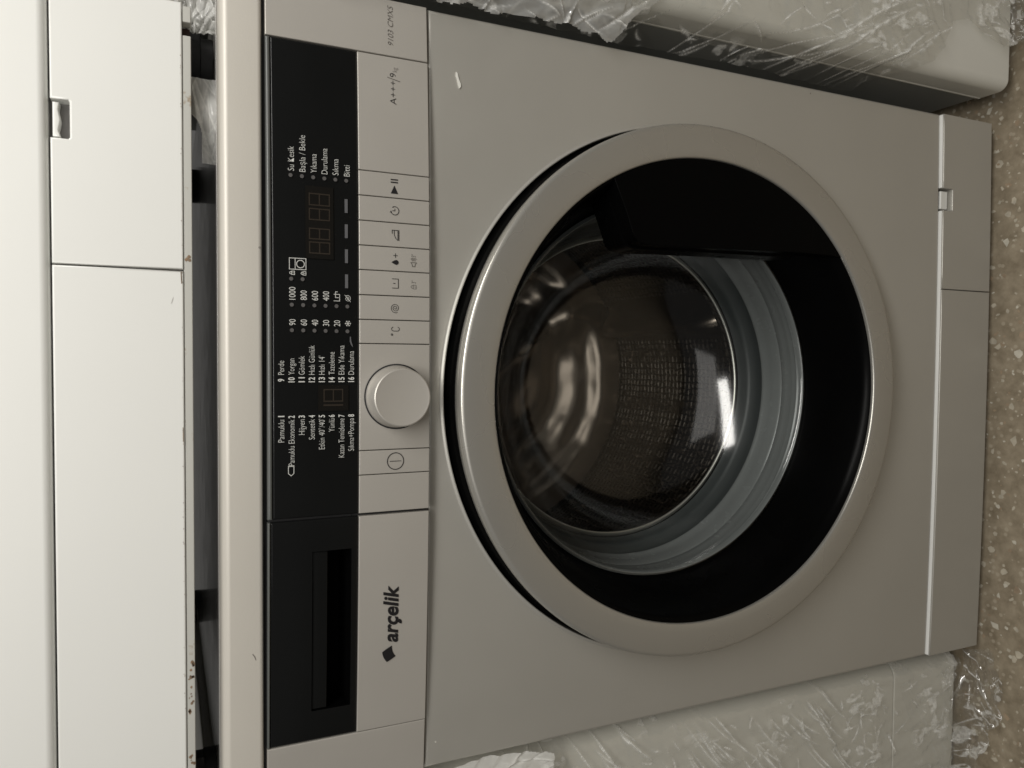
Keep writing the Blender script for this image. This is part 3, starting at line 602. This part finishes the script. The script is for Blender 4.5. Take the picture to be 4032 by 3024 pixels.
def neighbour(label, x0, x1, yf, z0, z1, kz, dark_side, body):
    t = thing('washing_machine', label, 'washing machine')
    if kz:
        wn(link('front_panel', vround(x0, x1, yf, yf + .03, kz + .0006, z1, 0.018), body, t, angle=60))
        wn(link('kick_panel', vround(x0, x1, yf, yf + .03, z0, kz - .0006, 0.018), body, t, angle=60))
    else:
        wn(link('front_panel', vround(x0, x1, yf, yf + .03, z0, z1, 0.011), body, t, angle=60))
    addbox('seam_lip', t, body, x0 - .0006, x1 + .0006, yf + .0305, yf + .0335, z0 + .001, z1, bev=0.0008)
    addbox('cabinet', t, dark_side, x0 + .0008, x1 - .0008, yf + .034, yf + .56, z0 + .002, z1, bev=0.002)
    for fx in (x0 + .05, x1 - .05):
        link('foot', lathe([(0.0, 0.0), (0.02, 0.0), (0.022, 0.004), (0.02, z0 + .004), (0, z0 + .004)], fx, yf + .09, 24, axis='z'), M['foot'], t)
    return t
rn = neighbour('pale film wrapped machine close to the right side of the silver one', 0.3255, 0.9225, -0.030, 0.032, 0.842, None, M['neighbour_shaded'], M['neighbour'])
ln = neighbour('pale film wrapped machine with kick panel seam, left of the silver one', -0.9090, -0.3120, 0.021, 0.021, 0.842, 0.1225, M['neighbour'], M['neighbour'])
# machine stacked on the right neighbour, only a corner of foot in view
ru = thing('washing_machine', 'white machine on the right hand neighbour, only its black foot showing', 'washing machine')
addbox('cabinet', ru, M['white'], 0.2990, 0.895, 0.010, 0.56, 0.8590, 1.70, bev=0.003)
f = link('foot', lathe([(0.0, 0.8425), (0.0175, 0.8425), (0.0185, 0.8435), (0.0185, 0.8500), (0.0175, 0.8505), (0.0175, 0.8600), (0.0, 0.8600)], 0.3215, 0.075, 40, axis='z'), M['foot'], ru)
addbox('foot_lug', f, M['foot'], 0.2985, 0.3070, 0.050, 0.060, 0.8500, 0.8590, bev=0.001)

# ------------------------------------------------------------------ crumpled film
def creases(U, V, folds):
    """U,V grids in metres; folds = [(u,v,angle,length,width,amp)] -> height, mask"""
    H = np.zeros_like(U); C = np.zeros_like(U)
    for (u, v, a, L, w, amp) in folds:
        du, dv = U - u, V - v; t = du*math.cos(a) + dv*math.sin(a); d = -du*math.sin(a) + dv*math.cos(a)
        d = d + 0.12 * t * t / max(L, 1e-3) * (1 if amp > 0 else -1)
        tp = np.clip(1 - (np.abs(t) / L) ** 2, 0, None); ww = w * (0.25 + 0.75*tp)
        r = np.clip(1 - np.abs(d) / ww, 0, None); H += amp * r ** 1.3 * tp; C = np.maximum(C, (r ** 3) * tp)
    return H, C
def value_noise(U, V, s, seed):
    r = np.random.default_rng(seed); g = r.random((64, 64)); x = (U/s) % 63; y = (V/s) % 63; i = x.astype(int); j = y.astype(int); fx = x - i; fy = y - j
    fx = fx*fx*(3-2*fx); fy = fy*fy*(3-2*fy)
    return (g[i, j]*(1-fx)*(1-fy) + g[(i+1) % 64, j]*fx*(1-fy) + g[i, (j+1) % 64]*(1-fx)*fy + g[(i+1) % 64, (j+1) % 64]*fx*fy)
def film(name, u0, u1, v0, v1, step, place, folds, keep, m, label, cat='plastic film', facet=0.004, seed=3, rough=1.0, fdir=0.7, glint_patch=0.42):
    nu = int((u1-u0)/step) + 1; nv = int((v1-v0)/step) + 1
    U, V = np.meshgrid(np.linspace(u0, u1, nu), np.linspace(v0, v1, nv), indexing='ij')
    H, C = creases(U, V, folds)
    lo = value_noise(U + 1, V + 1, 0.05, seed); mid = value_noise(U + 1, V + 1, 0.018, seed+1); hi = value_noise(U + 1, V + 1, 0.007, seed+2)
    rr = np.random.default_rng(seed + 7); T = np.zeros_like(U); UW = U + .010*lo + .003*mid; VW = V + .010*value_noise(U + 2, V + 2, .04, seed + 4)
    for lam in (.060, .041, .027, .019, .013, .009):
        a = rr.uniform(0, PI) if lam < .03 else fdir + rr.normal(0, .35); ph = rr.uniform(0, 1); q_ = ((UW*math.cos(a) + VW*math.sin(a))/lam + ph) % 1.0
        T += lam * (0.5 - np.abs(q_ - 0.5)) * rr.uniform(.10, .22)
    H = H*.7 + facet*lo*.6 + T*rough
    pn = value_noise(UW + 3, VW + 3, .011, seed + 9); pm = value_noise(U + 4, V + 4, .055, seed + 10); pe = value_noise(UW*1.7 + 5, VW + 5, .005, seed + 11)
    C = C**1.6; C = np.maximum(C, glint_patch * np.clip((pn*.65 + pe*.35 - .60)*14, 0, 1) * np.clip((pm - .45)*6, 0, 1))  # noise patches painted white as light reflections, on top of crease whitening
    X, Y, Z = place(U, V, H); co_ = np.stack([X, Y, Z], -1).reshape(-1, 3)
    idx = np.arange(nu*nv).reshape(nu, nv); q = np.stack([idx[:-1, :-1], idx[1:, :-1], idx[1:, 1:], idx[:-1, 1:]], -1).reshape(-1, 4)
    kp = keep((U[:-1, :-1] + U[1:, 1:])/2, (V[:-1, :-1] + V[1:, 1:])/2).reshape(-1); q = q[kp]
    me = bpy.data.meshes.new('m'); me.vertices.add(len(co_)); me.vertices.foreach_set('co', co_.ravel())
    me.loops.add(len(q)*4); me.polygons.add(len(q)); me.loops.foreach_set('vertex_index', q.ravel()); me.polygons.foreach_set('loop_start', np.arange(len(q))*4)
    me.update(calc_edges=True)
    at = me.attributes.new('crease_glint', 'FLOAT', 'POINT'); at.data.foreach_set('value', C.ravel().astype(np.float32))
    bm = bmesh.new(); bm.from_mesh(me); bmesh.ops.delete(bm, geom=[v for v in bm.verts if not v.link_faces], context='VERTS'); bm.to_mesh(me); bm.free()
    me.polygons.foreach_set('use_smooth', [True]*len(me.polygons)); me.materials.append(m)
    o = bpy.data.objects.new(name, me); S.collection.objects.link(o); tag(o, label, cat); return o
def rfolds(n, u, v, ang, spread, L, w, amp, r=rng):
    out = []
    for _ in range(n):
        out.append((r.uniform(*u), r.uniform(*v), ang + r.normal(0, spread), r.uniform(*L), r.uniform(*w), r.uniform(*amp) * (1 if r.random() < .8 else -1)))
    return out
# right neighbour: u = x, v = z
def place_r(U, V, H):
    xe = 0.3255; over = np.clip(xe + .004 - U, 0, None)
    Y = -0.0322 - H + np.where(over > 0, over*1.6, 0)
    Xp = np.where(over > 0, xe + .004 - over*0.55, U)
    return Xp, Y, V
fr = rfolds(26, (.30, .46), (.0, .35), math.radians(-55), .12, (.03, .09), (.0012, .003), (.0015, .004))
fr += rfolds(46, (.30, .62), (.30, .84), math.radians(-62), .25, (.03, .09), (.0012, .0035), (.0015, .004))
fr += rfolds(120, (.335, .62), (.03, .30), math.radians(-80), .5, (.004, .02), (.0012, .0035), (.001, .003))
fr += rfolds(70, (.295, .40), (.30, .62), math.radians(-70), .8, (.004, .022), (.0012, .004), (.001, .004))
fr += [(0.338, .262, math.radians(-55), .11, .007, .006), (0.325, .30, math.radians(-58), .07, .005, .006), (0.36, .25, math.radians(-60), .10, .005, .005), (.335, .205, math.radians(-50), .06, .004, .006)]
def keep_r(U, V):
    e = 0.3255 + 0.03 * np.sin(V*40) * .1
    low = 0.372 + 0.010*np.sin(V*60 + 1)
    edge = np.where(V < .135, low, np.where(V < .215, low - (V - .135)*0.98, 0.295))
    return (U > edge)
film('plastic_film', 0.290, 0.64, 0.012, 0.838, 0.0011, place_r, fr, keep_r, M['film'], 'clear crumpled film stretched over the machine right of the silver one', facet=0.0045, rough=.9, fdir=math.radians(35))
# left neighbour: u = -x
def place_l(U, V, H):
    ov = np.clip((0.3300 - U)/.018, 0, 1.3)
    return -U, 0.0192 - H*(1 - .6*np.clip(ov, 0, 1)) + .017*ov**2.2, V
fl_ = []
for (cu, cv, nn_) in ((.335, .50, 7), (.350, .37, 9), (.345, .29, 6), (.352, .235, 11), (.37, .41, 6), (.385, .31, 7), (.40, .22, 5)):
    for _ in range(nn_): fl_.append((cu + rng.normal(0, .010), cv + rng.normal(0, .016), math.radians(-42) + rng.normal(0, .10), rng.uniform(.015, .050), rng.uniform(.0016, .0034), rng.uniform(.0018, .004)))
fl_ += rfolds(44, (.325, .46), (.02, .20), math.radians(-35), .8, (.005, .018), (.0010, .0026), (.001, .003))
fl_ += rfolds(150, (.325, .62), (.14, .60), math.radians(-48), .8, (.004, .014), (.0012, .003), (.001, .003))
fl_ += rfolds(16, (.30, .40), (.50, .72), math.radians(20), .6, (.02, .06), (.002, .005), (.001, .004))
film('plastic_film', 0.3128, 0.64, 0.016, 0.838, 0.0011, place_l, fl_, lambda U, V: V > .018, M['film'], 'clear film stretched over the machine left of the silver one', facet=0.003, seed=20, rough=.9, fdir=math.radians(42))
# bag skirt spread on the floor in front of the left neighbour
def place_f(U, V, H):
    return -U, 0.014 - V*0.9, 0.004 + H*1.2 + 0.020*np.exp(-(V/.006)**2) * np.clip((U - .335)/.03, 0, 1)
ff = rfolds(20, (.31, .46), (.0, .05), math.radians(70), .5, (.008, .03), (.0012, .003), (.001, .0025)) + rfolds(8, (.31, .46), (.03, .05), 0, .3, (.02, .05), (.0012, .002), (.002, .003))
film('plastic_film', 0.29, 0.52, -0.002, 0.056, 0.0010, place_f, ff, lambda U, V: (V < .038 + .012*np.sin(U*40) + .004*np.sin(U*170)) & (U > .300 + .3*(.03-V)*(V < .03)), M['film'], 'loose skirt of clear film lying on the floor below the left hand machine', facet=0.003, seed=40)
def place_f2(U, V, H):
    return U, -0.030 - V*0.9, 0.004 + H*1.2 + 0.02*np.exp(-(V/.008)**2)
film('plastic_film', 0.365, 0.52, -0.002, 0.060, 0.0010, place_f2, rfolds(18, (.36, .46), (.0, .05), math.radians(80), .5, (.008, .03), (.0012, .003), (.001, .0025)), lambda U, V: (U > .372 + .006*np.sin(V*120)), M['film'], 'loose skirt of clear film lying on the floor below the right hand machine', facet=0.004, seed=50)
# film bunched between silver machine and left neighbour near the top left of the gap
def place_g(U, V, H): return -0.3000 - U*0.55 - H*.3, 0.010 - U*.3 - H, V
film('plastic_film', 0.0, 0.10, 0.560, 0.700, 0.0010, place_g, rfolds(26, (0, .08), (.56, .70), math.radians(75), .5, (.015, .05), (.002, .006), (.002, .007)), lambda U, V: (V > 0.566 + U*.15) & (U > .001 + (V < .60)*(.60 - V)*.35), M['film_milky'], 'milky bunched film bag end beside the upper left edge of the silver machine', facet=0.008, seed=60)
# film pokes over the right edge of the silver machine
def place_p(U, V, H): return U, -0.0045 - H*0.8 - np.clip(U - .2985, 0, 1)*.6, V
film('plastic_film', 0.284, 0.375, 0.490, 0.800, 0.0010, place_p, rfolds(130, (.288, .375), (.50, .80), math.radians(-75), .6, (.006, .03), (.0012, .003), (.002, .006)), lambda U, V: U > 0.2995 - .008*np.exp(-((V-.525)/.010)**2) + .005*(value_noise(V*0 + .3, V, .021, 5) - .45) + .003*value_noise(V*0 + .7, V, .006, 6) + np.clip((.530 - V)*.7, 0, 1), M['film_dense'], 'crumpled end of clear film poking over the right edge of the silver front', facet=0.005, seed=70)
# film in the gap between the stacked machines
def place_t(U, V, H): return U, 0.024 + H*1.2, V
film('plastic_film', 0.2640, 0.330, 0.8352, 0.8650, 0.0006, place_t, rfolds(50, (.26, .33), (.83, .865), math.radians(20), .5, (.008, .03), (.001, .003), (.002, .006)), lambda U, V: V > 0, M['film_milky'], 'shiny milky film bunched beside the black foot between the stacked machines', facet=0.006, seed=80)
def place_t2(U, V, H): return U, 0.022 + H*.7 - 0.010*np.exp(-((U-.205)/.02)**2), V
film('plastic_film', 0.168, 0.2275, 0.8352, 0.8528, 0.0006, place_t2, rfolds(16, (.17, .24), (.835, .855), math.radians(8), .25, (.02, .05), (.0015, .004), (.0008, .002)), lambda U, V: V < (0.8440 + 0.012/(1 + np.exp(-(U - .198)/.003))), M['film_milky'], 'smooth milky film bulging through the gap right beside the black foot', facet=0.006, seed=90, rough=.4)

# white scrap of tape on the front
o = link('tape_scrap', prism([(0.2536, .6602), (0.2524, .6590), (0.2480, .6578), (0.2450, .6564), (0.2424, .6562), (0.2412, .6574), (0.2440, .6584), (0.2476, .6592), (0.2505, .6604)], bow(.25) - .0012, bow(.25) - .0003), mat('white_tape', (.7, .69, .64), .5), smooth=False)
tag(o, 'small white scrap of torn tape on the upper right of the silver front', 'tape scrap')

# small scuffs on the painted fronts
def scuff(name, parent, pts, m, surf): 
    flat(name, pts, m, parent, off=0.00025, surf=surf)
M['scuff_pale'] = mat('pale_scuff', (0.50, 0.49, 0.44), 0.5, var=0.3, vscale=600)
M['scuff_dark'] = mat('dark_scuff', (0.20, 0.18, 0.16), 0.6, var=0.3, vscale=600)
FP = wm
def blob(cx, cz, r, k=7, asp=1.0): return [(cx + r*random.uniform(.5, 1.1)*math.cos(6.283*i/k), cz + asp*r*random.uniform(.5, 1.1)*math.sin(6.283*i/k)) for i in range(k)]
scuff('scuff_mark', FP, [blob(-.2785, .6743, .0010)], M['scuff_pale'], bow)
scuff('scuff_mark', FP, [blob(-.1487 + random.gauss(0, .006), .2846 + random.gauss(0, .004), random.uniform(.0003, .0011), 6, .6) for _ in range(16)], M['scuff_pale'], bow)
scuff('scuff_mark', FP, [blob(.232, .3415, .0006), blob(.2925, .2886, .0011)], M['scuff_dark'], bow)
scuff('scuff_mark', FP, [blob(-.13, .22, .0005), blob(.05, .70, .0005), blob(-.20, .32, .0005), blob(-.05, .135, .0006)], M['scuff_pale'], bow)
WS = lambda x: -0.0057 + bow(x)*.6
scuff('scuff_mark', FP, [[(-.1832, .8145), (-.1850, .8132), (-.1878, .8122), (-.1880, .8118), (-.1850, .8126), (-.1829, .8141)]], M['scuff_dark'], WS)
scuff('scuff_mark', FP, [blob(.1060, .8085, .0009)], M['scuff_dark'], WS)
M['smudge'] = mat('grey_smudge', (0.50, 0.49, 0.46), 0.5)
scuff('scuff_mark', um, [[(.0700, .8640), (.0680, .8648), (.0650, .8656), (.0652, .8652), (.0680, .8643)]], M['smudge'], lambda x: 0.0)
M['rust'] = mat('rust_stain', (0.20, 0.135, 0.085), 0.8, var=0.5, vscale=300)
zero = lambda x: 0.0
BF = lambda x: 0.0015
for xa, xb, n_ in ((-.180, -.222, 16), (-.252, -.260, 5), (.094, .099, 3)):
    scuff('rust_spot', um, [blob(random.uniform(xb, xa) if xb < xa else random.uniform(xa, xb), random.uniform(.8526, .8562), random.uniform(.0005, .0018), 9, .8) for _ in range(n_)], M['rust'], BF)
scuff('rust_spot', um, [stroke([(.0870, .8592), (.0790, .8588), (.0700, .8586)], .0005)[0], stroke([(-.02, .8586), (-.03, .8585)], .0004)[0]] + [blob(random.uniform(-.25, .24), .8586 + random.gauss(0, .0002), random.uniform(.0002, .0005), 6, .6) for _ in range(50)], M['rust'], zero)
addbox('frame_slot', um, M['slot_shade'], 0.2505, 0.2565, 0.0120, 0.0140, 0.8522, 0.8572)  # dark block painting the shade inside the hole in the frame
